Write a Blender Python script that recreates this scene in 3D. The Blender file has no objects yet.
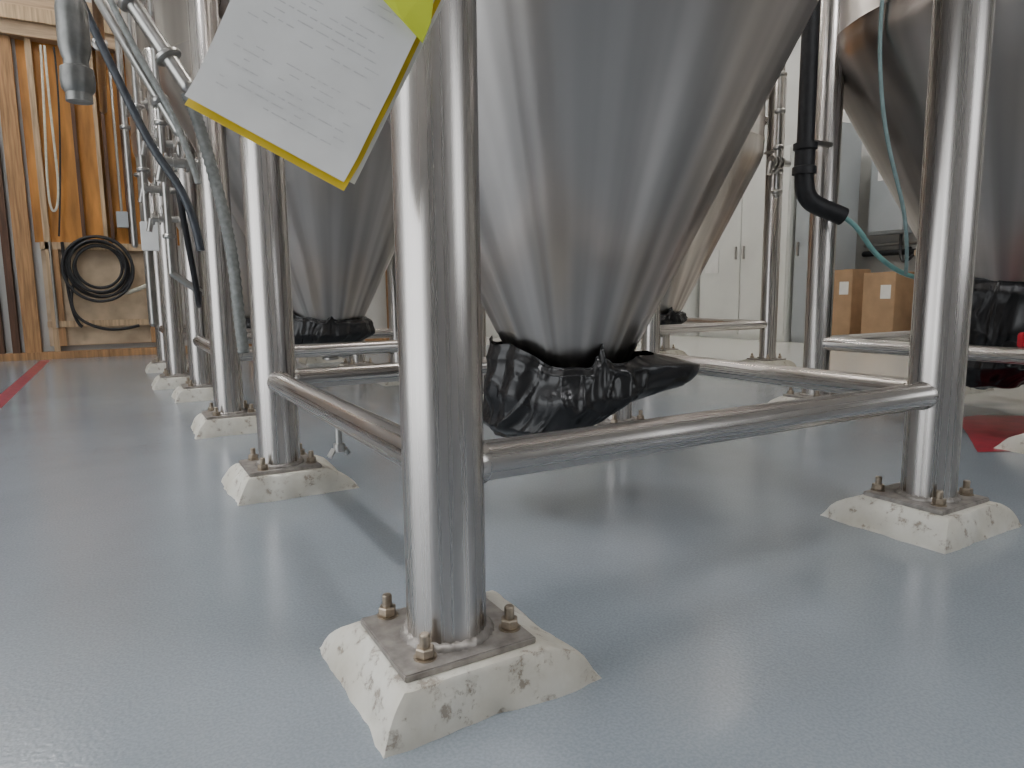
import bpy, bmesh, math, random
from mathutils import Vector, Matrix, noise
random.seed(3)
S=bpy.context.scene
COL=S.collection

# ---------------------------------------------------------------- materials
def mat_base(name):
    m=bpy.data.materials.new(name); m.use_nodes=True
    nt=m.node_tree; b=nt.nodes['Principled BSDF']
    return m,nt,b
def N(nt,t,**k):
    n=nt.nodes.new(t)
    for a,v in k.items(): setattr(n,a,v)
    return n
def ramp(nt,fac,stops):
    r=N(nt,'ShaderNodeValToRGB'); e=r.color_ramp.elements
    while len(e)<len(stops): e.new(0.5)
    for i,(p,c) in enumerate(stops):
        e[i].position=p; e[i].color=(c[0],c[1],c[2],1) if hasattr(c,'__len__') else (c,c,c,1)
    nt.links.new(fac,r.inputs[0]); return r.outputs[0]
def simple(name,c,rough=.5,metal=0,scale=20,var=.12,bump=0.0,coat=0,bdist=.002,stretch=(1,1,1)):
    m,nt,b=mat_base(name)
    tc=N(nt,'ShaderNodeTexCoord'); mp=N(nt,'ShaderNodeMapping'); mp.inputs['Scale'].default_value=stretch
    nt.links.new(tc.outputs['Object'],mp.inputs[0])
    n=N(nt,'ShaderNodeTexNoise'); n.inputs['Scale'].default_value=scale; n.inputs['Detail'].default_value=4
    nt.links.new(mp.outputs[0],n.inputs['Vector'])
    lo=[x*(1-var) for x in c]; hi=[min(1,x*(1+var)) for x in c]
    nt.links.new(ramp(nt,n.outputs[0],[(.3,lo),(.7,hi)]),b.inputs['Base Color'])
    b.inputs['Roughness'].default_value=rough; b.inputs['Metallic'].default_value=metal
    b.inputs['Coat Weight'].default_value=coat
    if bump>0:
        bp=N(nt,'ShaderNodeBump'); bp.inputs['Strength'].default_value=bump; bp.inputs['Distance'].default_value=bdist
        nt.links.new(n.outputs[0],bp.inputs['Height']); nt.links.new(bp.outputs[0],b.inputs['Normal'])
    return m

def m_tube(name,axis,c=.56):
    m,nt,b=mat_base(name)
    tc=N(nt,'ShaderNodeTexCoord'); mp=N(nt,'ShaderNodeMapping')
    sc=[90,90,90]; sc[axis]=.5; mp.inputs['Scale'].default_value=sc
    nt.links.new(tc.outputs['Object'],mp.inputs[0])
    n=N(nt,'ShaderNodeTexNoise'); n.inputs['Scale'].default_value=1.6; n.inputs['Detail'].default_value=4
    nt.links.new(mp.outputs[0],n.inputs['Vector'])
    n2=N(nt,'ShaderNodeTexNoise'); n2.inputs['Scale'].default_value=5; n2.inputs['Detail'].default_value=9
    nt.links.new(tc.outputs['Object'],n2.inputs['Vector'])
    nt.links.new(ramp(nt,n2.outputs[0],[(.3,(c*.95,c*.895,c*.85)),(.7,(c*1.05,c*.995,c*.95))]),b.inputs['Base Color'])
    nt.links.new(ramp(nt,n.outputs[0],[(.3,.24),(.7,.32)]),b.inputs['Roughness'])
    b.inputs['Metallic'].default_value=1
    bp=N(nt,'ShaderNodeBump'); bp.inputs['Strength'].default_value=.11; bp.inputs['Distance'].default_value=.0004
    nt.links.new(n.outputs[0],bp.inputs['Height']); nt.links.new(bp.outputs[0],b.inputs['Normal'])
    return m
STEEL=m_tube('brushed_steel_vertical',2,.52)
STEELX=m_tube('brushed_steel_x',0,.58)
STEELY=m_tube('brushed_steel_y',1,.58)

def m_cone():
    m,nt,b=mat_base('vessel_steel')
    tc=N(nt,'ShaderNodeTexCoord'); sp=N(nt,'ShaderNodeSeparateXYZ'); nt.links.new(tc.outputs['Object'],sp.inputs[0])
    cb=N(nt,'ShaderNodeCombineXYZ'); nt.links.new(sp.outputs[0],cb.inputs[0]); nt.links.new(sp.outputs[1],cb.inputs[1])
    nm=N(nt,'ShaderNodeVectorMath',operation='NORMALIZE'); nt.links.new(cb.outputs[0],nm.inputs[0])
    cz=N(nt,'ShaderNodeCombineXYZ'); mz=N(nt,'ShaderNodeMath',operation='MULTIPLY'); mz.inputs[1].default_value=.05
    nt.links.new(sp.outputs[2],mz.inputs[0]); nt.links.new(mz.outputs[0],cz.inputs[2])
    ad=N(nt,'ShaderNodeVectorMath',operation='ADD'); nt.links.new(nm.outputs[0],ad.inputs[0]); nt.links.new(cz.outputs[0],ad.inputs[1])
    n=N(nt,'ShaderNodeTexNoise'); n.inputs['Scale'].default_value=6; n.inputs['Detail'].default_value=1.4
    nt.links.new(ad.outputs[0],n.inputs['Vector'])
    nt.links.new(ramp(nt,n.outputs[0],[(.36,(.36,.333,.312)),(.64,(.58,.543,.512))]),b.inputs['Base Color'])  # light and dark bands of reflection are put into the steel's colour
    b.inputs['Roughness'].default_value=.30
    b.inputs['Metallic'].default_value=1
    b1=N(nt,'ShaderNodeBump'); b1.inputs['Strength'].default_value=.32; b1.inputs['Distance'].default_value=.016
    nt.links.new(n.outputs[0],b1.inputs['Height'])
    nt.links.new(b1.outputs[0],b.inputs['Normal'])
    return m
VESSEL=m_cone()

def m_floor():
    m,nt,b=mat_base('epoxy_floor')
    tc=N(nt,'ShaderNodeTexCoord')
    n=N(nt,'ShaderNodeTexNoise'); n.inputs['Scale'].default_value=1.1; n.inputs['Detail'].default_value=7; n.inputs['Roughness'].default_value=.6
    nt.links.new(tc.outputs['Object'],n.inputs['Vector'])
    blue=ramp(nt,n.outputs[0],[(.3,(.24,.268,.295)),(.7,(.30,.335,.37))])
    nf=N(nt,'ShaderNodeTexNoise'); nf.inputs['Scale'].default_value=220; nf.inputs['Detail'].default_value=1
    nt.links.new(tc.outputs['Object'],nf.inputs['Vector'])
    fl=ramp(nt,nf.outputs[0],[(.38,(.86,.87,.88)),(.62,(1.0,1.0,1.0))])
    mf=N(nt,'ShaderNodeMix',data_type='RGBA',blend_type='MULTIPLY'); mf.inputs['Factor'].default_value=1
    nt.links.new(blue,mf.inputs['A']); nt.links.new(fl,mf.inputs['B'])
    sp=N(nt,'ShaderNodeSeparateXYZ'); nt.links.new(tc.outputs['Object'],sp.inputs[0])
    n3=N(nt,'ShaderNodeTexNoise'); n3.inputs['Scale'].default_value=2; nt.links.new(tc.outputs['Object'],n3.inputs['Vector'])
    ad=N(nt,'ShaderNodeMath',operation='ADD'); nt.links.new(sp.outputs[0],ad.inputs[0]); nt.links.new(n3.outputs[0],ad.inputs[1])
    mr=N(nt,'ShaderNodeMapRange'); mr.inputs['From Min'].default_value=3.7; mr.inputs['From Max'].default_value=3.85
    nt.links.new(ad.outputs[0],mr.inputs['Value'])
    mx=N(nt,'ShaderNodeMix',data_type='RGBA'); nt.links.new(mr.outputs[0],mx.inputs['Factor'])
    nt.links.new(mf.outputs['Result'],mx.inputs['A']); mx.inputs['B'].default_value=(.68,.67,.63,1)
    nt.links.new(mx.outputs['Result'],b.inputs['Base Color'])
    n2=N(nt,'ShaderNodeTexNoise'); n2.inputs['Scale'].default_value=130; n2.inputs['Detail'].default_value=1
    nt.links.new(tc.outputs['Object'],n2.inputs['Vector'])
    b.inputs['Roughness'].default_value=.2
    b.inputs['IOR'].default_value=1.55
    b.inputs['Coat Weight'].default_value=.25; b.inputs['Coat Roughness'].default_value=.16
    bp=N(nt,'ShaderNodeBump'); bp.inputs['Strength'].default_value=.6; bp.inputs['Distance'].default_value=.0009
    nt.links.new(n2.outputs[0],bp.inputs['Height'])
    nt.links.new(bp.outputs[0],b.inputs['Normal'])
    return m
FLOOR=m_floor()

def m_pad():
    m,nt,b=mat_base('painted_grout')
    tc=N(nt,'ShaderNodeTexCoord')
    n=N(nt,'ShaderNodeTexNoise'); n.inputs['Scale'].default_value=26; n.inputs['Detail'].default_value=12; n.inputs['Roughness'].default_value=.75
    nt.links.new(tc.outputs['Object'],n.inputs['Vector'])
    col=ramp(nt,n.outputs[0],[(.0,(.26,.22,.18)),(.395,(.40,.35,.29)),(.42,(.56,.52,.45)),(.45,(.68,.655,.58)),(.8,(.74,.725,.66))])
    n2=N(nt,'ShaderNodeTexNoise'); n2.inputs['Scale'].default_value=7; n2.inputs['Detail'].default_value=6
    nt.links.new(tc.outputs['Object'],n2.inputs['Vector'])
    st=ramp(nt,n2.outputs[0],[(.4,(1,1,1)),(.68,(.80,.77,.72))])
    mx=N(nt,'ShaderNodeMix',data_type='RGBA',blend_type='MULTIPLY'); mx.inputs['Factor'].default_value=1
    nt.links.new(col,mx.inputs['A']); nt.links.new(st,mx.inputs['B']); nt.links.new(mx.outputs['Result'],b.inputs['Base Color'])
    b.inputs['Roughness'].default_value=.7
    bh=ramp(nt,n.outputs[0],[(.36,0),(.46,.8),(.8,1)])
    bp=N(nt,'ShaderNodeBump'); bp.inputs['Strength'].default_value=.7; bp.inputs['Distance'].default_value=.0018
    nt.links.new(bh,bp.inputs['Height']); nt.links.new(bp.outputs[0],b.inputs['Normal'])
    return m
PAD=m_pad()
PLATE=simple('weathered_plate',(.33,.305,.28),.45,.6,40,.3,.4)
BOLT=simple('zinc_bolt',(.38,.32,.25),.4,.9,60,.3,.3)
FITTING=simple('polished_fitting',(.42,.41,.39),.28,1,20,.1)
BLACKBAG=simple('black_plastic',(.007,.007,.008),.27,0,16,.3,.18,0,.006)
RUBBER=simple('black_rubber',(.015,.015,.017),.5,0,30,.3)
BLUEHOSE=simple('dark_blue_hose',(.03,.036,.045),.4,0,30,.3)
GREYHOSE=simple('grey_hose',(.20,.21,.20),.5,0,60,.25,.4)
TEAL=simple('teal_tubing',(.2,.42,.40),.3,0,30,.15)
PALETEAL=simple('clear_tubing',(.30,.42,.42),.25,0,30,.15)
PALEHOSE=simple('pale_hose',(.6,.58,.48),.5,0,30,.15)
WOOD=simple('timber',(.36,.20,.09),.7,0,6,.4,.3,0,.003,(8,8,.5))
DARKWOOD_AND_GAP=simple('dark_timber_and_gap',(.10,.05,.03),.7,0,6,.35,.3,0,.003,(8,8,.5))
PALEWOOD=simple('pale_timber',(.46,.33,.20),.7,0,6,.35,.3,0,.003,(8,8,.5))
HWOOD=simple('header_timber',(.42,.30,.19),.7,0,6,.3,.3,0,.003,(.5,8,8))
PLY=simple('orange_plywood',(.50,.22,.045),.6,0,3,.4,.1,0,.002,(4,4,.6))
PALEPLY=simple('pale_plywood',(.48,.37,.25),.7,0,4,.35)
WALLM=simple('painted_wall',(.52,.52,.50),.8,0,3,.05)
WALLG=simple('grey_block_wall',(.24,.24,.235),.8,0,3,.08)
CEILM=simple('ceiling_white',(.50,.49,.47),.9,0,2,.05)
CABW=simple('white_cabinet_paint',(.72,.73,.70),.45,0,3,.04)
CABG=simple('grey_cabinet_paint',(.36,.39,.41),.45,0,3,.05)
CARD=simple('cardboard',(.40,.26,.15),.9,0,8,.12)
RED=simple('red_floor_paint',(.33,.03,.05),.3,0,14,.3,.2)
REDL=simple('worn_red_line',(.34,.07,.09),.3,0,30,.35,.2)
REDP=simple('red_plastic',(.6,.01,.03),.35,0,20,.1)
PAPER=simple('paper_in_sleeve',(.70,.69,.67),.26,0,7,.10,.6,.5,.005)
INK=simple('printed_ink',(.54,.53,.52),.5,0,200,.1)
YELLOW=simple('yellow_folder',(.76,.54,.03),.4,0,10,.1)
LIME=simple('lime_tape',(.60,.68,.04),.4,0,10,.1)
LABEL=simple('white_label',(.8,.8,.78),.5,0,10,.05)
def emis(name,c,s):
    m,nt,b=mat_base(name)
    n=N(nt,'ShaderNodeTexNoise'); n.inputs['Scale'].default_value=2
    b.inputs['Base Color'].default_value=(.8,.8,.8,1)
    nt.links.new(ramp(nt,n.outputs[0],[(0,[x*.98 for x in c]),(1,c)]),b.inputs['Emission Color'])
    b.inputs['Emission Strength'].default_value=s; return m

# ---------------------------------------------------------------- helpers
def empty(name,loc):
    e=bpy.data.objects.new(name,None); e.location=loc; e.empty_display_size=.1; COL.objects.link(e); return e
def obj(name,me,mat,parent=None,loc=(0,0,0),rot=(0,0,0),smooth=True):
    o=bpy.data.objects.new(name,me)
    if mat: me.materials.append(mat)
    if smooth:
        for p in me.polygons: p.use_smooth=True
    COL.objects.link(o)
    o.rotation_euler=rot
    if parent: o.parent=parent; o.location=Vector(loc)-parent.location
    else: o.location=loc
    return o
def mesh(bm,name='m'):
    me=bpy.data.meshes.new(name); bmesh.ops.recalc_face_normals(bm,faces=bm.faces); bm.to_mesh(me); bm.free(); return me
def lathe_bm(bm,prof,n=64,mtx=None):
    rings=[]
    for r,z in prof:
        ring=[]
        for i in range(n):
            a=2*math.pi*i/n; v=Vector((r*math.cos(a),r*math.sin(a),z))
            if mtx: v=mtx@v
            ring.append(bm.verts.new(v))
        rings.append(ring)
    for a,b in zip(rings,rings[1:]):
        for i in range(n):
            bm.faces.new((a[i],a[(i+1)%n],b[(i+1)%n],b[i]))
    bm.faces.new(rings[0][::-1]); bm.faces.new(rings[-1])
def box_bm(bm,lo,hi,bev=0):
    r=bmesh.ops.create_cube(bm,size=1)
    for v in r['verts']:
        v.co=Vector([lo[i]+(v.co[i]+.5)*(hi[i]-lo[i]) for i in range(3)])
    if bev>0:
        es=list({e for v in r['verts'] for e in v.link_edges})
        bmesh.ops.bevel(bm,geom=es,offset=bev,segments=2,affect='EDGES')
def box(name,lo,hi,mat,parent=None,bev=0.0,c=True):
    ce=[(lo[i]+hi[i])/2 for i in range(3)] if c else (0,0,0)
    bm=bmesh.new(); box_bm(bm,[lo[i]-ce[i] for i in range(3)],[hi[i]-ce[i] for i in range(3)],bev)
    return obj(name,mesh(bm),mat,parent,ce,smooth=False)
def axis_m(p,q):
    p=Vector(p);q=Vector(q); d=(q-p)
    return Matrix.Translation(p)@d.to_track_quat('Z','Y').to_matrix().to_4x4(), d.length
def tube_bm(bm,p,q,r,n=32):
    m,l=axis_m(p,q); lathe_bm(bm,[(r,0),(r,l)],n,m)
def prof_bm(bm,p,q,prof,n=28):
    m,l=axis_m(p,q); lathe_bm(bm,[(r,z*l) for r,z in prof],n,m)
def shade(o,ang=35):
    me=o.data
    try: me.set_sharp_from_angle(angle=math.radians(ang))
    except Exception: pass
def curve(name,pts,r,mat,parent=None,cyc=False,res=10):
    cu=bpy.data.curves.new(name,'CURVE'); cu.dimensions='3D'; cu.bevel_depth=r; cu.bevel_resolution=5; cu.resolution_u=res; cu.use_fill_caps=True
    sp=cu.splines.new('NURBS'); sp.points.add(len(pts)-1)
    ce=Vector(pts[0])
    for i,p in enumerate(pts): sp.points[i].co=(*(Vector(p)-ce),1)
    sp.order_u=4 if len(pts)>3 else len(pts); sp.use_endpoint_u=not cyc; sp.use_cyclic_u=cyc
    o=bpy.data.objects.new(name,cu); cu.materials.append(mat); COL.objects.link(o)
    if parent: o.parent=parent; o.location=ce-parent.location
    else: o.location=ce
    return o

# ---------------------------------------------------------------- room
X0,X1,Y0,Y1,ZC=-3.2,6.8,-3.2,7.0,4.5
box('floor',(X0,Y0,-.1),(X1,Y1,0),FLOOR,c=False)
box('ceiling',(X0,Y0,ZC),(X1,Y1,ZC+.1),CEILM)
DL=(-1.6,2.2,0,3.0)
bm=bmesh.new()
box_bm(bm,(X0-.1,Y0,0),(X0,DL[0],ZC)); box_bm(bm,(X0-.1,DL[1],0),(X0,Y1,ZC)); box_bm(bm,(X0-.1,DL[0],DL[3]),(X0,DL[1],ZC))
obj('wall_left',mesh(bm),WALLM,smooth=False)
e=empty('door_1',(X0,.3,0))
for i,(lo,hi) in enumerate((((X0-.12,DL[0]-.06,0),(X0+.03,DL[0],3.06)),((X0-.12,DL[1],0),(X0+.03,DL[1]+.06,3.06)),((X0-.12,DL[0],3.0),(X0+.03,DL[1],3.06)))):
    box('jamb_%d'%(i+1),lo,hi,CABG,e)
bm=bmesh.new(); lathe_bm(bm,[(.14,0),(.14,3.9)],28,Matrix.Translation((0,DL[0]-.05-.3,0))@Matrix.Rotation(-math.pi/2,4,'X')); obj('rolled_curtain',mesh(bm),CABG,e,(X0+.16,0,3.2))
box('wall_right',(X1,Y0,0),(X1+.1,Y1,ZC),WALLM)
WF=(1.4,3.6,1.0,3.0)
bm=bmesh.new()
box_bm(bm,(X0,Y0-.1,0),(WF[0],Y0,ZC)); box_bm(bm,(WF[1],Y0-.1,0),(X1,Y0,ZC)); box_bm(bm,(WF[0],Y0-.1,0),(WF[1],Y0,WF[2])); box_bm(bm,(WF[0],Y0-.1,WF[3]),(WF[1],Y0,ZC))
obj('wall_front',mesh(bm),WALLG,smooth=False)
e=empty('highlight_window_1',(2.5,Y0,2.0))  # unseen window, added behind the camera to put highlights on the posts
for i,x in enumerate((1.4,2.47,3.54)): box('mullion_%d'%(i+1),(x,Y0-.08,1.0),(x+.06,Y0+.02,3.0),CABG,e)
for i,z in enumerate((1.0,2.94)): box('rail_%d'%(i+1),(1.4,Y0-.08,z),(3.6,Y0+.02,z+.06),CABG,e)
box('wall_back',(X0,Y1,0),(X1,Y1+.1,ZC),WALLM)
box('trim_1',(-1.0,Y1-.012,1.1),(2.6,Y1-.001,3.0),PLY)
e=empty('timber_stud_framing',(0,Y1-.06,0))
for i,(x,w,m,z0) in enumerate([(-1.36,.10,DARKWOOD_AND_GAP,0),(-1.22,.06,DARKWOOD_AND_GAP,0),(-1.09,.13,WOOD,0),(-.90,.05,PALEWOOD,0),(-.60,.03,DARKWOOD_AND_GAP,1.1),(-.42,.035,PALEWOOD,1.1),(-.36,.03,DARKWOOD_AND_GAP,1.1),(-.2,.05,DARKWOOD_AND_GAP,1.1),(-.08,.04,PALEWOOD,1.1),(.02,.04,DARKWOOD_AND_GAP,1.1),(.14,.05,WOOD,0)]+[(.45+.4*j,.045,WOOD,0) for j in range(6)]):  # narrow dark strips above the cap rail stand in for shaded gaps
    box('stud_or_gap_%d'%(i+1),(x-w/2,Y1-.1,z0),(x+w/2,Y1-.014,2.9),m,e,.003)
box('header',(X0+.02,Y1-.16,2.9),(2.7,Y1-.014,3.28),HWOOD,e,.005)
box('header_ledger',(X0+.02,Y1-.20,3.02),(2.7,Y1-.162,3.14),PALEWOOD,e,.003)
box('bottom_board',(-.96,Y1-.05,.12),(.1,Y1-.014,1.03),PALEPLY,e,.003)
box('cap_rail',(-.96,Y1-.1,1.03),(.12,Y1-.014,1.1),PALEWOOD,e,.003)
box('blocking',(-.88,Y1-.1,.12),(-.82,Y1-.051,1.03),WOOD,e,.003)
box('blocking_2',(-.1,Y1-.1,.12),(-.04,Y1-.051,1.03),WOOD,e,.003)
box('ledger_low',(-.96,Y1-.11,.3),(.12,Y1-.1005,.36),PALEWOOD,e,.003)
box('fire_block_2',(-.18,Y1-.095,2.2),(.12,Y1-.016,2.24),WOOD,e,.003)
box('sole_plate',(-1.4,Y1-.12,0.0),(2.6,Y1-.014,.07),WOOD,e,.003)
box('dark_opening_board',(-2.6,Y1-.04,0),(-1.42,Y1-.014,2.9),DARKWOOD_AND_GAP,e)
e=empty('junction_box',(-.3,6.86,1.3)); box('enclosure',(-.32,6.82,1.25),(-.22,6.899,1.4),CABG,e,.004); curve('conduit',[(-.27,6.86,1.4),(-.27,6.86,2.0),(-.27,6.86,2.88)],.012,FITTING,e)
e=empty('coiled_hose',(-.50,6.84,.86))
for i in range(6):
    R=.20+.02*i; pts=[]
    for j in range(14):
        a=2*math.pi*j/14
        pts.append((-.50+.01*math.sin(i*2)+R*math.cos(a+i),6.86-.022*(i%3)-.01,.86+.015*math.cos(i*3)+R*1.05*math.sin(a+i)))
    curve('coil_%d'%(i+1),pts,.014,RUBBER,e,True)
curve('tail',[(-.72,6.83,.7),(-.80,6.82,.45),(-.6,6.81,.28),(-.4,6.82,.25),(-.2,6.83,.3)],.014,RUBBER,e)
e=empty('extension_cord',(-.85,6.87,2.4))
curve('cord_1',[(-.80,6.87,2.85),(-.82,6.86,2.2),(-.86,6.86,1.6),(-.84,6.86,1.3),(-.74,6.86,1.5),(-.78,6.87,2.2),(-.77,6.87,2.85)],.010,PALEHOSE,e)
curve('cord_2',[(-.70,6.87,2.85),(-.68,6.86,2.3),(-.76,6.86,1.5),(-.8,6.86,1.15)],.008,RUBBER,e)
curve('wall_hose',[(-.3,6.86,.62),(-.1,6.8,.68),(.0,6.6,.72),(-.02,6.5,.9)],.02,PALEHOSE)
e=empty('wall_conduit',(-.95,6.88,1))
curve('pipe_1',[(-.88,6.87,1.1),(-.88,6.87,.7),(-.88,6.87,.3)],.012,FITTING,e)
curve('pipe_2',[(-.78,6.87,1.1),(-.78,6.87,.7),(-.76,6.87,.35),(-.68,6.87,.3)],.014,RUBBER,e)

bm=bmesh.new(); box_bm(bm,(-1.04,1.5,0),(-.96,6.8,.0015)); obj('red_floor_line',mesh(bm),REDL,smooth=False)
bm=bmesh.new()
pts=[(2.22,.33),(2.5,.50),(2.84,.72),(3.0,.70),(3.25,.5),(3.1,.36),(2.6,.28),(2.4,.24)]
t=[bm.verts.new((x,y,.002)) for x,y in pts]; bm.faces.new(t); obj('red_floor_patch',mesh(bm),RED,smooth=False)

# ---------------------------------------------------------------- tanks
PT=.08
def footing(x,y,ext=(-.15,.205,-.14,.21),seed=0):
    bm=bmesh.new(); n=44; rings=[]
    prof=[(1.04,0.0),(1.02,.002),(.99,.005),(.96,.009),(.88,.018),(.75,.031),(.6,.043),(.42,.053),(.25,.061),(.12,.067),(0,.0695)]
    hi=.106
    for f,z in prof:
        ring=[]
        x0=-hi+f*(ext[0]+hi); x1=hi+f*(ext[1]-hi); y0=-hi+f*(ext[2]+hi); y1=hi+f*(ext[3]-hi)
        P=[(x0,y0),(x1,y0),(x1,y1),(x0,y1)]
        for s in range(4):
            a=P[s];b=P[(s+1)%4]
            for i in range(n):
                t=i/n; px=a[0]+(b[0]-a[0])*t; py=a[1]+(b[1]-a[1])*t
                q=noise.noise(Vector((px*8+seed*7,py*8,z*8))); q2=noise.noise(Vector((px*26+seed,py*26,z*26))); q3=noise.noise(Vector((px*70+seed,py*70,z*60)))
                d=(q*.011+q2*.005+q3*.0015)*(f*.75+.25)
                L=math.hypot(px,py)
                cz=max(0,min(.0695,z+ ((q2*.002+q*.003) if 0<f<1 else 0)))
                cf=1-.015*max(0,1-min(t,1-t)*16)
                ring.append(bm.verts.new((px*cf*(1+d/L),py*cf*(1+d/L),cz)))
        rings.append(ring)
    M=4*n
    for a,b in zip(rings,rings[1:]):
        for i in range(M): bm.faces.new((a[i],a[(i+1)%M],b[(i+1)%M],b[i]))
    bm.faces.new(rings[-1]); bm.faces.new(rings[0][::-1])
    o=obj('concrete_footing',mesh(bm),PAD,None,(x,y,0)); shade(o,40); return o

def bolts_bm(bm,x,y,z,h=.036):
    m=Matrix.Translation((x,y,z))
    lathe_bm(bm,[(.0165,0),(.0165,.003)],20,m)
    lathe_bm(bm,[(.0125,.003),(.0140,.005),(.0140,.015),(.0125,.017)],6,m)
    lathe_bm(bm,[(.0075,.012),(.0075,h-.002),(.006,h)],14,m)

PR=.0595
def tank(cx,cy,hx,hy,rmax=.735,exts=None,k=.5):
    e=empty('fermentation_tank',(cx,cy,0))
    z0=.456; r0=.185
    zt=z0+(rmax-r0)/k
    prof=[(.028,.27),(.028,.31),(.10,.325),(.118,.333)]
    for i in range(1,9):
        z=.333+(zt-.04-.333)*i/8; prof.append((r0+k*(z-z0),z))
    prof+=[(rmax-.004,zt+.01),(rmax,zt+.05),(rmax,zt+.09),(rmax+.004,zt+.1),(rmax,zt+.11),(rmax,3.2),(rmax*.93,3.33),(rmax*.6,3.47),(.2,3.53),(.2,3.6),(.03,3.61)]
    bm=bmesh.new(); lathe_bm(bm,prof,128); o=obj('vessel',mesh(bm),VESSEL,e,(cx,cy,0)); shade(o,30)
    bm=bmesh.new(); lathe_bm(bm,[(.028,.23),(.045,.235),(.045,.245),(.028,.25),(.028,.268),(.045,.27),(.045,.28),(.028,.285)],32)
    tube_bm(bm,(0,0,.26),(.12,.03,.26),.02)
    o=obj('outlet_valve',mesh(bm),FITTING,e,(cx,cy,0)); shade(o)
    idx=0
    for sx,sy in ((-1,-1),(1,-1),(1,1),(-1,1)):
        idx+=1; x=cx+sx*hx; y=cy+sy*hy
        bm=bmesh.new()
        lathe_bm(bm,[(PR,PT-.002),(PR,2.05),(PR-.01,2.07)],64)
        o=obj('post_%d'%idx,mesh(bm),STEEL,e,(x,y,0)); shade(o)
        bm=bmesh.new(); nn=72;rings=[]
        for j in range(5):
            a=math.pi*j/8; ring=[]
            for i in range(nn):
                t=2*math.pi*i/nn; wob=1+.25*math.sin(i*math.pi*.9)
                rr=PR+.011*math.cos(a)*wob*.9; zz=PT+.009*math.sin(a)*(1+.2*math.sin(i*2.1))
                ring.append(bm.verts.new((rr*math.cos(t),rr*math.sin(t),zz)))
            rings.append(ring)
        for a,b in zip(rings,rings[1:]):
            for i in range(nn): bm.faces.new((a[i],a[(i+1)%nn],b[(i+1)%nn],b[i]))
        obj('weld_%d'%idx,mesh(bm),PLATE,e,(x,y,0))
        bm=bmesh.new(); box_bm(bm,(-.102,-.090,.069),(.102,.102,PT),.002)
        obj('base_plate_%d'%idx,mesh(bm),PLATE,e,(x,y,0),smooth=False)
        bm=bmesh.new()
        for bx,by in ((-.062,.088),(.082,-.046),(-.060,-.058),(.078,.08)): bolts_bm(bm,bx,by,PT-.001)
        o=obj('anchor_bolts_%d'%idx,mesh(bm),BOLT,e,(x,y,0)); shade(o,30)
        d=Vector((-sx,-sy,0)).normalized(); L=max(.02,math.hypot(hx,hy)-rmax)
        bm=bmesh.new(); tube_bm(bm,(0,0,1.95),tuple(d*(L+.03)+Vector((0,0,1.95))),.03); tube_bm(bm,(0,0,1.78),tuple(d*(L+.03)+Vector((0,0,1.78))),.03)
        obj('bracket_%d'%idx,mesh(bm),STEEL,e,(x,y,0))
        footing(x,y,(exts or {}).get(idx,(-.145,.20,-.122,.19)),seed=idx+cx*3+cy*5)
    zb=PT+.25
    i=0
    for (ax,ay,bx,by) in ((-1,-1,1,-1),(-1,1,1,1),(-1,-1,-1,1),(1,-1,1,1)):
        i+=1
        p=Vector((cx+ax*hx,cy+ay*hy,zb)); q=Vector((cx+bx*hx,cy+by*hy,zb)); d=(q-p).normalized()
        p=p+d*(PR-.010); q=q-d*(PR-.010); mid=(p+q)/2
        bm=bmesh.new()
        prof_bm(bm,p-mid,q-mid,[(.0340,0),(.0335,.010),(.0305,.014),(.0305,.3),(.0305,.7),(.0305,.986),(.0335,.990),(.034,1)],48)
        o=obj('crossbar_%d'%i,mesh(bm),STEELX if ay==by else STEELY,e,mid); shade(o,50)
    return e

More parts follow.
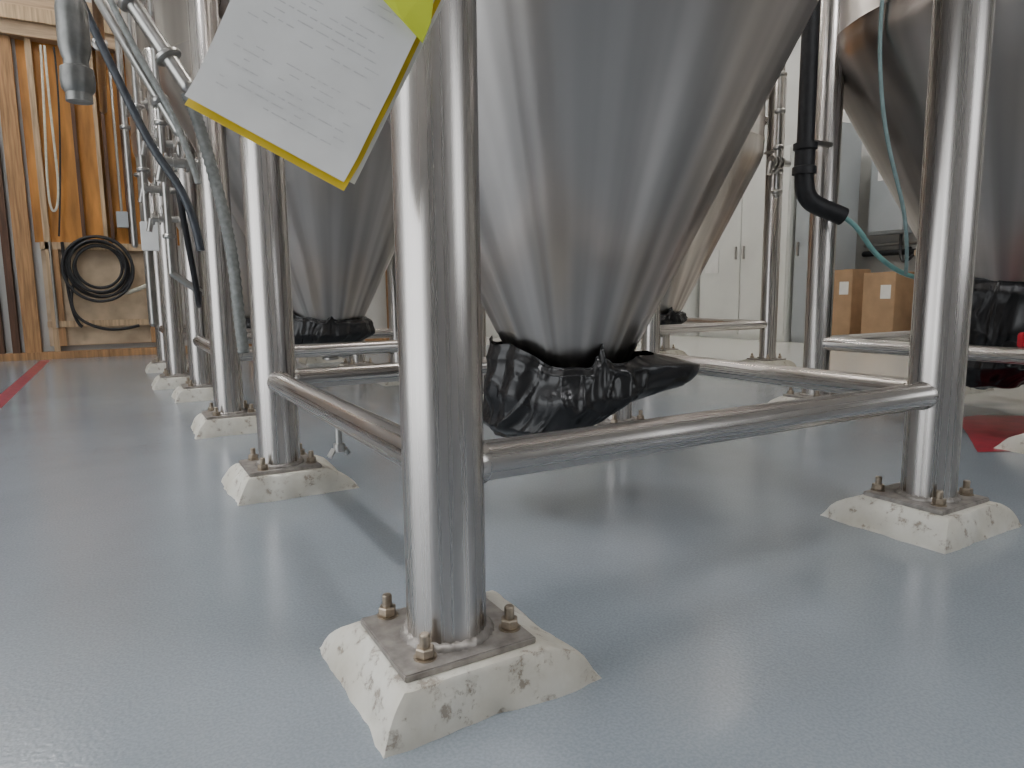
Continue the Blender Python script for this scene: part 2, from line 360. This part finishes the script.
def interp(t,ks):
    for (a,x),(b,y) in zip(ks,ks[1:]):
        if t<=b:
            u=(t-a)/(b-a); u=u*u*(3-2*u); return x+(y-x)*u
    return ks[-1][1]
def bag(cx,cy,rz,seed=0,wing=1.0,zt=.40,zb=.188,ks=1.0):
    bm=bmesh.new(); na=260; nv=70; rings=[]
    for v in range(nv):
        t=v/(nv-1); ring=[]
        R=interp(t,[(0,.182),(.10,.200),(.40,.222),(.72,.198),(.92,.12),(1,.015)])*ks
        cxs=interp(t,[(0,0),(.4,-.012),(1,-.095)])
        for i in range(na):
            a=-math.pi+2*math.pi*i/na
            ca,sa=math.cos(a),math.sin(a)
            w=math.exp(-((a+.05)/.50)**2)*.14*wing*math.exp(-((t-.14)/.40)**2)*min(1,.35+t*6)
            z=zt-(zt-zb)*t
            side=math.exp(-(a/.75)**2)
            z+= .125*side*t*t*wing + .022*side*wing*(1-t)
            left=math.exp(-((abs(a)-math.pi)/1.0)**2)
            pl=noise.noise(Vector((ca*2.8+seed,sa*2.8,t*.35)))
            pl2=noise.noise(Vector((ca*7+seed,sa*7,t*.5+3)))
            de=noise.noise(Vector((ca*1.7+seed,sa*1.7+7,t*1.3)))
            fd=1-abs(noise.noise(Vector((ca*2.4+seed,sa*2.4+2,t*.9+5))))*2
            fd2=1-abs(noise.noise(Vector((ca*4.6+seed,sa*4.6+9,t*1.7+5))))*2
            amp=min(1,.3+t*2.0)*(1 if t<.85 else (1-t)/.15)
            cr=(pl*.034+pl2*.010+de*.026+(max(0,fd-.8)/.2)**2*.010+(max(0,fd2-.8)/.2)**2*.006)*amp
            top=(1-t)**4
            z+=top*(.022*noise.noise(Vector((ca*2.4+seed,sa*2.4,5)))+.06*left+.045*math.exp(-((a+1.25)/.09)**2)*(1+.3*math.sin(a*60)))
            z+= .014*noise.noise(Vector((ca*2.4+seed,sa*2.4,9+t)))*min(1,t*3)*(1 if t<.95 else 0)
            r=R+w+cr+top*(.008*abs(math.sin(a*5+seed))+.03*left)
            ring.append(bm.verts.new((cxs+r*ca,r*sa,max(.03,z))))
        rings.append(ring)
    for a,b in zip(rings,rings[1:]):
        for i in range(na): bm.faces.new((a[i],a[(i+1)%na],b[(i+1)%na],b[i]))
    bm.faces.new(rings[-1])
    return obj('black_plastic_bag',mesh(bm),BLACKBAG,None,(cx,cy,0),(0,0,rz))

RZ=math.radians(-30)
tank(.645,.6,.645,.6)
tank(.6,2.8,.6,.55)
tank(.52,4.55,.6,.55)
tank(3.1,.66,.62,.52,.80,k=.54)
tank(3.2,3.08,.57,.56,.72)
bag(.645,.6,RZ,0)
bag(.6,2.8,RZ,4,.2,.45,.26,.99)
bag(.52,4.55,RZ,8,.2,.42,.26,.98)
bag(3.1,.66,RZ,12,.1,.58,.12,1.38)
bag(3.2,3.08,RZ,16,.15,.42,.26,.98)

bm=bmesh.new()
tube_bm(bm,(0,0,.2995),(0,0,.26),.007,16); tube_bm(bm,(0,0,.262),(0,0,.245),.012,16)
tube_bm(bm,(-.012,0,.25),(-.024,-.006,.236),.006,12); tube_bm(bm,(.012,0,.25),(.020,.006,.238),.006,12)
o=obj('sample_valve',mesh(bm),FITTING,None,(0,.545,0)); shade(o)

# ---------------------------------------------------------------- document pouch on the main post
e=empty('document_sleeve',(.015,-.178,.85))
rz=math.radians(-30.06)
BL=Vector((-.3685,.806)); e1=Vector((.876,-.482)); e2=Vector((.482,.876))
def sheet(name,u0,u1,v0,v1,off,mat,seed,amp=.004,nu=30,nv=34,curl=0.0):
    bm=bmesh.new(); g=[]
    for i in range(nu+1):
        row=[]
        for j in range(nv+1):
            u=u0+(u1-u0)*i/nu; v=v0+(v1-v0)*j/nv
            p=BL+e1*u+e2*v
            d=off+amp*noise.noise(Vector((u*14,v*14,seed)))-curl*max(0,(.03-v))
            row.append(bm.verts.new((p.x,d,p.y)))
        g.append(row)
    for i in range(nu):
        for j in range(nv): bm.faces.new((g[i][j],g[i+1][j],g[i+1][j+1],g[i][j+1]))
    return obj(name,mesh(bm),mat,e,(.015,-.178,0),(0,0,rz))
sheet('paper',-.003,.200,.000,.285,0,PAPER,1,.003,curl=.2)
sheet('folder',.0,.204,-.009,.285,.008,YELLOW,1,.005,curl=.3)
sheet('sleeve_back',-.006,.207,.004,.285,.013,LABEL,2,.004)
bm=bmesh.new()
random.seed(5)
for ln in range(24):
    v=.03+ln*.0095
    if ln in (7,8,15): continue
    u=.02
    while u<.17:
        w=random.uniform(.006,.02)
        if random.random()<.75:
            vs=[]
            for (a,b) in ((u,v),(u+w,v),(u+w,v+.0014),(u,v+.0014)):
                p=BL+e1*a+e2*b
                d=.003*noise.noise(Vector((a*14,b*14,1)))-.2*max(0,.03-b)-.0006
                vs.append(bm.verts.new((p.x,d,p.y)))
            bm.faces.new(vs)
        u+=w+.004
obj('printed_text',mesh(bm),INK,e,(.015,-.178,0),(0,0,rz),smooth=False)
bm=bmesh.new()
pl=[(-.148,.915),(-.12,.885),(-.098,.862),(-.088,.885),(-.082,.93),(-.07,.97),(-.15,.97)]
f=[bm.verts.new((x,-.006+.004*math.sin(x*60),z)) for x,z in pl]; g=[bm.verts.new((x,-.0045+.004*math.sin(x*60),z)) for x,z in pl]
bm.faces.new(f); bm.faces.new(g[::-1])
for i in range(len(pl)): bm.faces.new((f[i],g[i],g[(i+1)%len(pl)],f[(i+1)%len(pl)]))
obj('tape_tab',mesh(bm),LIME,e,(.015,-.178,0),(0,0,rz),smooth=False)
bm=bmesh.new(); lathe_bm(bm,[(PR+.0005,.985),(PR+.003,.987),(PR+.003,1.015),(PR+.0005,1.017)],48)
obj('strap',mesh(bm),LIME,e,(0,0,0))

# ---------------------------------------------------------------- pipes, hoses on the left
def clamp_bm(bm,p,q,f,r):
    p=Vector(p);q=Vector(q); c=p.lerp(q,f); d=(q-p).normalized()
    prof_bm(bm,c-d*.014,c+d*.014,[(r,0),(r*1.55,.15),(r*1.7,.3),(r*1.7,.7),(r*1.55,.85),(r,1)],24)
def pipe_asm(name,segs,r,clamps=(),mat=None):
    base=Vector(segs[0]); bm=bmesh.new()
    for a,b in zip(segs,segs[1:]): tube_bm(bm,Vector(a)-base,Vector(b)-base,r,24); bmesh.ops.create_uvsphere(bm,u_segments=20,v_segments=12,radius=r,matrix=Matrix.Translation(Vector(b)-base))
    for (i,f) in clamps: clamp_bm(bm,Vector(segs[i])-base,Vector(segs[i+1])-base,f,r)
    o=obj(name,mesh(bm),mat or FITTING,None,base); shade(o,40); return o
pipe_asm('steel_transfer_pipe',[(-.9,2.35,2.9),(-.30,2.06,1.70),(-.107,1.95,1.34)],.028,[(1,.2),(1,.72)])
pipe_asm('steel_transfer_pipe',[(-.9,2.45,2.6),(-.40,2.2,1.75),(-.14,2.06,1.2)],.02,[(1,.8)])
curve('blue_hose',[(-.7,2.3,2.6),(-.5,2.2,1.9),(-.418,2.13,1.62),(-.30,2.06,1.3),(-.218,2.01,1.07),(-.12,1.98,.95),(-.1,1.96,.75)],.015,BLUEHOSE)
curve('braided_hose',[(-.64,2.3,2.6),(-.42,2.16,1.95),(-.34,2.1,1.66),(-.24,2.05,1.42),(-.13,2.0,1.2),(-.09,1.98,1.0)],.012,GREYHOSE)
e=empty('hanging_hose',(-.437,1.217,1.3))
curve('hose_body',[(-.44,1.22,4.5),(-.45,1.22,3),(-.44,1.217,2),(-.438,1.217,1.4),(-.435,1.216,1.18)],.030,GREYHOSE,e)
bm=bmesh.new(); lathe_bm(bm,[(.032,.24),(.036,.22),(.036,.13),(.032,.11),(.028,.10),(.028,.085),(.037,.08),(.039,.05),(.037,.03),(.030,.02),(.030,0)],32)
o=obj('coupling',mesh(bm),simple('worn_coupling',(.22,.22,.21),.4,.8,20,.3),e,(-.434,1.215,1.07)); shade(o,30)
bm=bmesh.new()
P=[Vector(p) for p in [(-.10,2.05,1.34),(-.075,2.04,1.26),(-.04,2.03,1.1),(-.005,2.01,.9),(.016,1.996,.72),(.026,1.99,.5),(.034,1.985,.34)]]
path=[]
for i in range(len(P)-1):
    a=P[max(i-1,0)];b=P[i];c=P[i+1];d=P[min(i+2,len(P)-1)]
    for s in range(14):
        t=s/14; path.append(.5*((2*b)+(c-a)*t+(2*a-5*b+4*c-d)*t*t+(3*b-a-3*c+d)*t**3))
rings=[]
for i in range(len(path)-1):
    d=(path[i+1]-path[i]).normalized(); q=d.to_track_quat('Z','Y'); r=.022+.002*(1 if i%2 else -1)
    rings.append([bm.verts.new(path[i]+q@Vector((r*math.cos(2*math.pi*j/20),r*math.sin(2*math.pi*j/20),0))) for j in range(20)])
for a,b in zip(rings,rings[1:]):
    for j in range(20): bm.faces.new((a[j],a[(j+1)%20],b[(j+1)%20],b[j]))
bm.faces.new(rings[0]); bm.faces.new(rings[-1])
obj('corrugated_hose',mesh(bm),GREYHOSE)
def butterfly(name,x,y,z,s=1.0,tox=.06):
    bm=bmesh.new()
    tube_bm(bm,(-.06*s,0,0),(tox,0,0),.019*s,20)
    for f in (-.05,-.02,.02): tube_bm(bm,((f-.006)*s,0,0),((f+.006)*s,0,0),.033*s,24)
    tube_bm(bm,(-.002*s,0,.02*s),(-.002*s,0,.065*s),.008*s,12)
    box_bm(bm,(-.008*s,-.012*s,.06*s),(.008*s,.1*s,.075*s),.003*s)
    tube_bm(bm,(-.06*s,0,0),(-.075*s,0,-.07*s),.015*s,16)
    o=obj(name,mesh(bm),FITTING,None,(x,y,z)); shade(o,35)
butterfly('butterfly_valve',-.12,2.27,1.12,1.1,.08)
butterfly('butterfly_valve',-.14,3.61,1.19,1.1,.16)
butterfly('butterfly_valve',-.13,3.35,1.0,1.0,.1)
butterfly('butterfly_valve',-.13,3.35,1.4,1.0,.1)
butterfly('butterfly_valve',-.16,4.0,1.75,1.2,.16)
pipe_asm('drop_pipe',[(-.20,3.61,4.4),(-.20,3.61,.95)],.02,[(0,.9),(0,.8)])
pipe_asm('drop_pipe',[(-.17,4.5,4.4),(-.17,4.5,.4)],.03,[(0,.75)])
pipe_asm('drop_pipe',[(-.13,3.05,4.4),(-.13,3.05,.7),(.0,3.05,.6)],.018,[(0,.95),(0,.8)])
pipe_asm('drop_pipe',[(-.26,4.0,4.4),(-.26,4.0,.9)],.018,[(0,.6),(0,.8)])
curve('looped_hose',[(-.13,2.35,1.05),(-.10,2.45,.8),(-.05,2.6,.55),(-.04,2.8,.5),(0,3.1,.62)],.013,RUBBER)
box('gauge_tag',(-.24,3.52,.84),(-.15,3.56,1.0),LABEL,bev=.004)
pipe_asm('overhead_pipe',[(-.35,1.9,2.3),(-.35,6.7,2.3)],.03,[(0,.3),(0,.6)])

# ---------------------------------------------------------------- right side hoses
e=empty('insulated_drain_pipe',(2.25,1.12,1.5))
curve('riser',[(2.25,1.12,3.0),(2.25,1.12,2.2),(2.25,1.12,1.6),(2.25,1.12,1.17)],.036,RUBBER,e)
bm=bmesh.new(); lathe_bm(bm,[(.05,0),(.05,.03),(.042,.035),(.042,.10),(.05,.105),(.05,.13)],32); o=obj('collar',mesh(bm),RUBBER,e,(2.25,1.12,1.08)); shade(o)
curve('elbow',[(2.25,1.12,1.12),(2.25,1.12,1.02),(2.27,1.11,.95),(2.36,1.07,.93),(2.42,1.04,.90)],.04,RUBBER,e)
bm=bmesh.new(); box_bm(bm,(2.27-2.25,-.012,.13),(2.425-2.25,.012,.15),.003); obj('hanger',mesh(bm),FITTING,e,(2.25,1.12,1.08),smooth=False)
curve('teal_tubing',[(2.42,1.04,.90),(2.47,1.0,.86),(2.52,.98,.77),(2.62,.96,.70),(2.75,.94,.64),(2.9,.92,.62),(3.05,.85,.6)],.011,TEAL)
curve('clear_tubing',[(2.30,.80,2.2),(2.28,.84,1.75),(2.34,.86,1.35),(2.46,.84,1.05),(2.56,.84,.9),(2.66,.88,.72),(2.74,.93,.65)],.008,PALETEAL)
pipe_asm('sample_drop',[(2.93,1.81,4.4),(2.93,1.81,1.12)],.018,[(0,.995),(0,.96),(0,.92),(0,.86),(0,.8)])
butterfly('butterfly_valve',2.93,1.81,1.3,1.0,.09)
e=empty('red_handle_valve',(2.6,.28,.33))
bm=bmesh.new(); tube_bm(bm,(0,0,.0),(.25,.2,.0),.022,20); tube_bm(bm,(0,0,-.03),(0,0,.03),.03,20); tube_bm(bm,(0,0,.03),(0,0,.06),.01,12)
o=obj('body',mesh(bm),RUBBER,e,(2.58,.33,.34)); shade(o)
bm=bmesh.new(); box_bm(bm,(-.07,-.012,.055),(.03,.012,.075),.004); box_bm(bm,(-.075,-.012,.02),(-.055,.012,.07),.004); obj('handle',mesh(bm),REDP,e,(2.58,.35,.34),smooth=False)

# ---------------------------------------------------------------- right wall furniture
def cabinet(name,lo,hi,mat,ndoors):
    e=empty(name,((lo[0]+hi[0])/2,(lo[1]+hi[1])/2,0))
    box('body',lo,hi,mat,e,.006)
    w=(hi[1]-lo[1])/ndoors
    for i in range(ndoors):
        box('door_panel_%d'%(i+1),(lo[0]-.02,lo[1]+i*w+.008,lo[2]+.06),(lo[0]-.001,lo[1]+(i+1)*w-.008,hi[2]-.02),mat,e,.004)
        hy=lo[1]+(i+1)*w-.06 if i%2==0 else lo[1]+i*w+.06
        box('handle_%d'%(i+1),(lo[0]-.045,hy-.01,lo[2]+.95),(lo[0]-.021,hy+.01,lo[2]+1.1),FITTING,e,.003)
    return e
ca=cabinet('storage_cabinet',(6.1,4.2,0),(6.6,5.5,2.15),CABW,2)
box('paper_notice',(6.070,5.18,.80),(6.078,5.40,1.08),LABEL,ca)
cl=cabinet('metal_locker',(6.15,3.72,0),(6.6,4.15,2.3),CABG,1)
box('paper_notice_1',(6.120,3.80,1.82),(6.128,3.95,2.12),LABEL,cl); box('paper_notice_2',(6.120,3.97,1.75),(6.128,4.1,2.0),LABEL,cl)
cabinet('storage_cabinet',(6.0,5.6,0),(6.6,6.6,1.9),CABW,2)
for y0,y1,z0,z1,m in ((3.2,3.62,1.15,1.95,CABG),(2.7,3.1,1.3,1.9,CABG),(2.2,2.55,1.1,1.8,CABW)):
    e=empty('breaker_box',(6.7,(y0+y1)/2,z0)); box('enclosure',(6.62,y0,z0),(6.795,y1,z1),m,e,.005); box('cover',(6.6,y0+.03,z0+.03),(6.621,y1-.03,z1-.03),m,e,.003)
    box('label',(6.594,y0+.1,z1-.25),(6.6,y1-.1,z1-.1),LABEL,e)
    box('latch',(6.585,y0+.05,(z0+z1)/2-.04),(6.6,y0+.07,(z0+z1)/2+.04),RUBBER,e)
pipe_asm('electrical_conduit',[(6.7,3.4,4.45),(6.7,3.4,1.97)],.02)
pipe_asm('electrical_conduit',[(6.7,2.9,4.45),(6.7,2.9,1.92)],.02)
pipe_asm('electrical_conduit',[(6.72,2.65,1.05),(6.72,3.7,1.05)],.02,[(0,.3)])
pipe_asm('drain_line',[(6.72,2.72,.96),(6.72,3.7,.96)],.03,[(0,.5)],RUBBER)
curve('power_cable',[(6.7,3.3,1.14),(6.66,3.28,.9),(6.6,3.2,.8),(6.6,3.05,.95),(6.66,2.95,1.28)],.014,RUBBER)
def carton(lo,hi):
    e=empty('cardboard_box',((lo[0]+hi[0])/2,(lo[1]+hi[1])/2,0)); box('carton',lo,hi,CARD,e,.004)
    box('flap_seam',(lo[0]+.01,lo[1]+.01,hi[2]),(hi[0]-.01,(lo[1]+hi[1])/2-.03,hi[2]+.004),CARD,e)
    box('shipping_label',(lo[0]-.002,lo[1]+.04,hi[2]-.25),(lo[0],lo[1]+.14,hi[2]-.12),LABEL,e)
carton((6.05,3.38,0),(6.35,3.66,.78)); carton((5.95,2.88,0),(6.3,3.2,.74))
e=empty('workbench',(6.3,2.0,0))
box('top',(5.9,1.2,.88),(6.75,2.7,.93),PALEPLY,e,.004)
for i,(x,y) in enumerate(((5.95,1.25),(6.7,1.25),(5.95,2.6),(6.7,2.6))): box('leg_%d'%(i+1),(x-.03,y-.03,0),(x+.03,y+.03,.88),DARKWOOD_AND_GAP,e)
box('shelf',(5.95,1.25,.3),(6.7,2.65,.33),PALEPLY,e)

# ---------------------------------------------------------------- lights
LM=emis('cool_diffuser',(.98,.98,1.0),46); LW=emis('neutral_diffuser',(1.0,.96,.9),28); LR=emis('bright_diffuser',(1.0,.97,.92),42)
HOUS=simple('fixture_white',(.8,.8,.8),.5,0,5,.03)
def lamp(x,y,lx,ly,m,z=4.3):
    e=empty('ceiling_light',(x,y,z))
    box('housing',(x-lx/2-.03,y-ly/2-.03,z),(x+lx/2+.03,y+ly/2+.03,z+.08),HOUS,e,.005)
    box('diffuser',(x-lx/2,y-ly/2,z-.02),(x+lx/2,y+ly/2,z),m,e)
    box('stem',(x-.02,y-.02,z+.08),(x+.02,y+.02,4.5),HOUS,e)
for y in (.6,3.2): lamp(-1.5,y,.3,1.5,LM)
lamp(-1.5,5.6,.3,1.5,LW)
for y in (1.8,4.8): lamp(1.9,y,.25,1.2,LW)
lamp(1.0,-1.6,.3,1.4,LM)
for y in (1.8,4.6): lamp(5.2,y,.3,1.4,LR)
w=bpy.data.worlds.new('World'); S.world=w; w.use_nodes=True
w.node_tree.nodes['Background'].inputs[0].default_value=(.94,.97,1.0,1); w.node_tree.nodes['Background'].inputs[1].default_value=3.0
def portal(name,loc,rot,sx,sy):
    l=bpy.data.lights.new(name,'AREA'); l.shape='RECTANGLE'; l.size=sx; l.size_y=sy; l.cycles.is_portal=True
    o=bpy.data.objects.new(name,l); o.location=loc; o.rotation_euler=rot; COL.objects.link(o)
portal('door_daylight_portal',(X0-.05,.3,1.5),(0,-math.pi/2,0),3.0,3.8)
portal('highlight_window_portal',(2.5,Y0-.05,2.0),(math.pi/2,0,0),2.2,2.0)  # daylight through the added window, for the post highlights

# ---------------------------------------------------------------- camera
cd=bpy.data.cameras.new('Camera'); cam=bpy.data.objects.new('Camera',cd); COL.objects.link(cam)
cd.lens=23.9; cd.sensor_width=36; cd.clip_start=.02
M=Matrix.Translation((-.396,-.887,.58))@Matrix.Rotation(math.radians(-30.06),4,'Z')@Matrix.Rotation(math.radians(90-7.62),4,'X')@Matrix.Rotation(math.radians(-.6),4,'Z')
cam.matrix_world=M
S.camera=cam
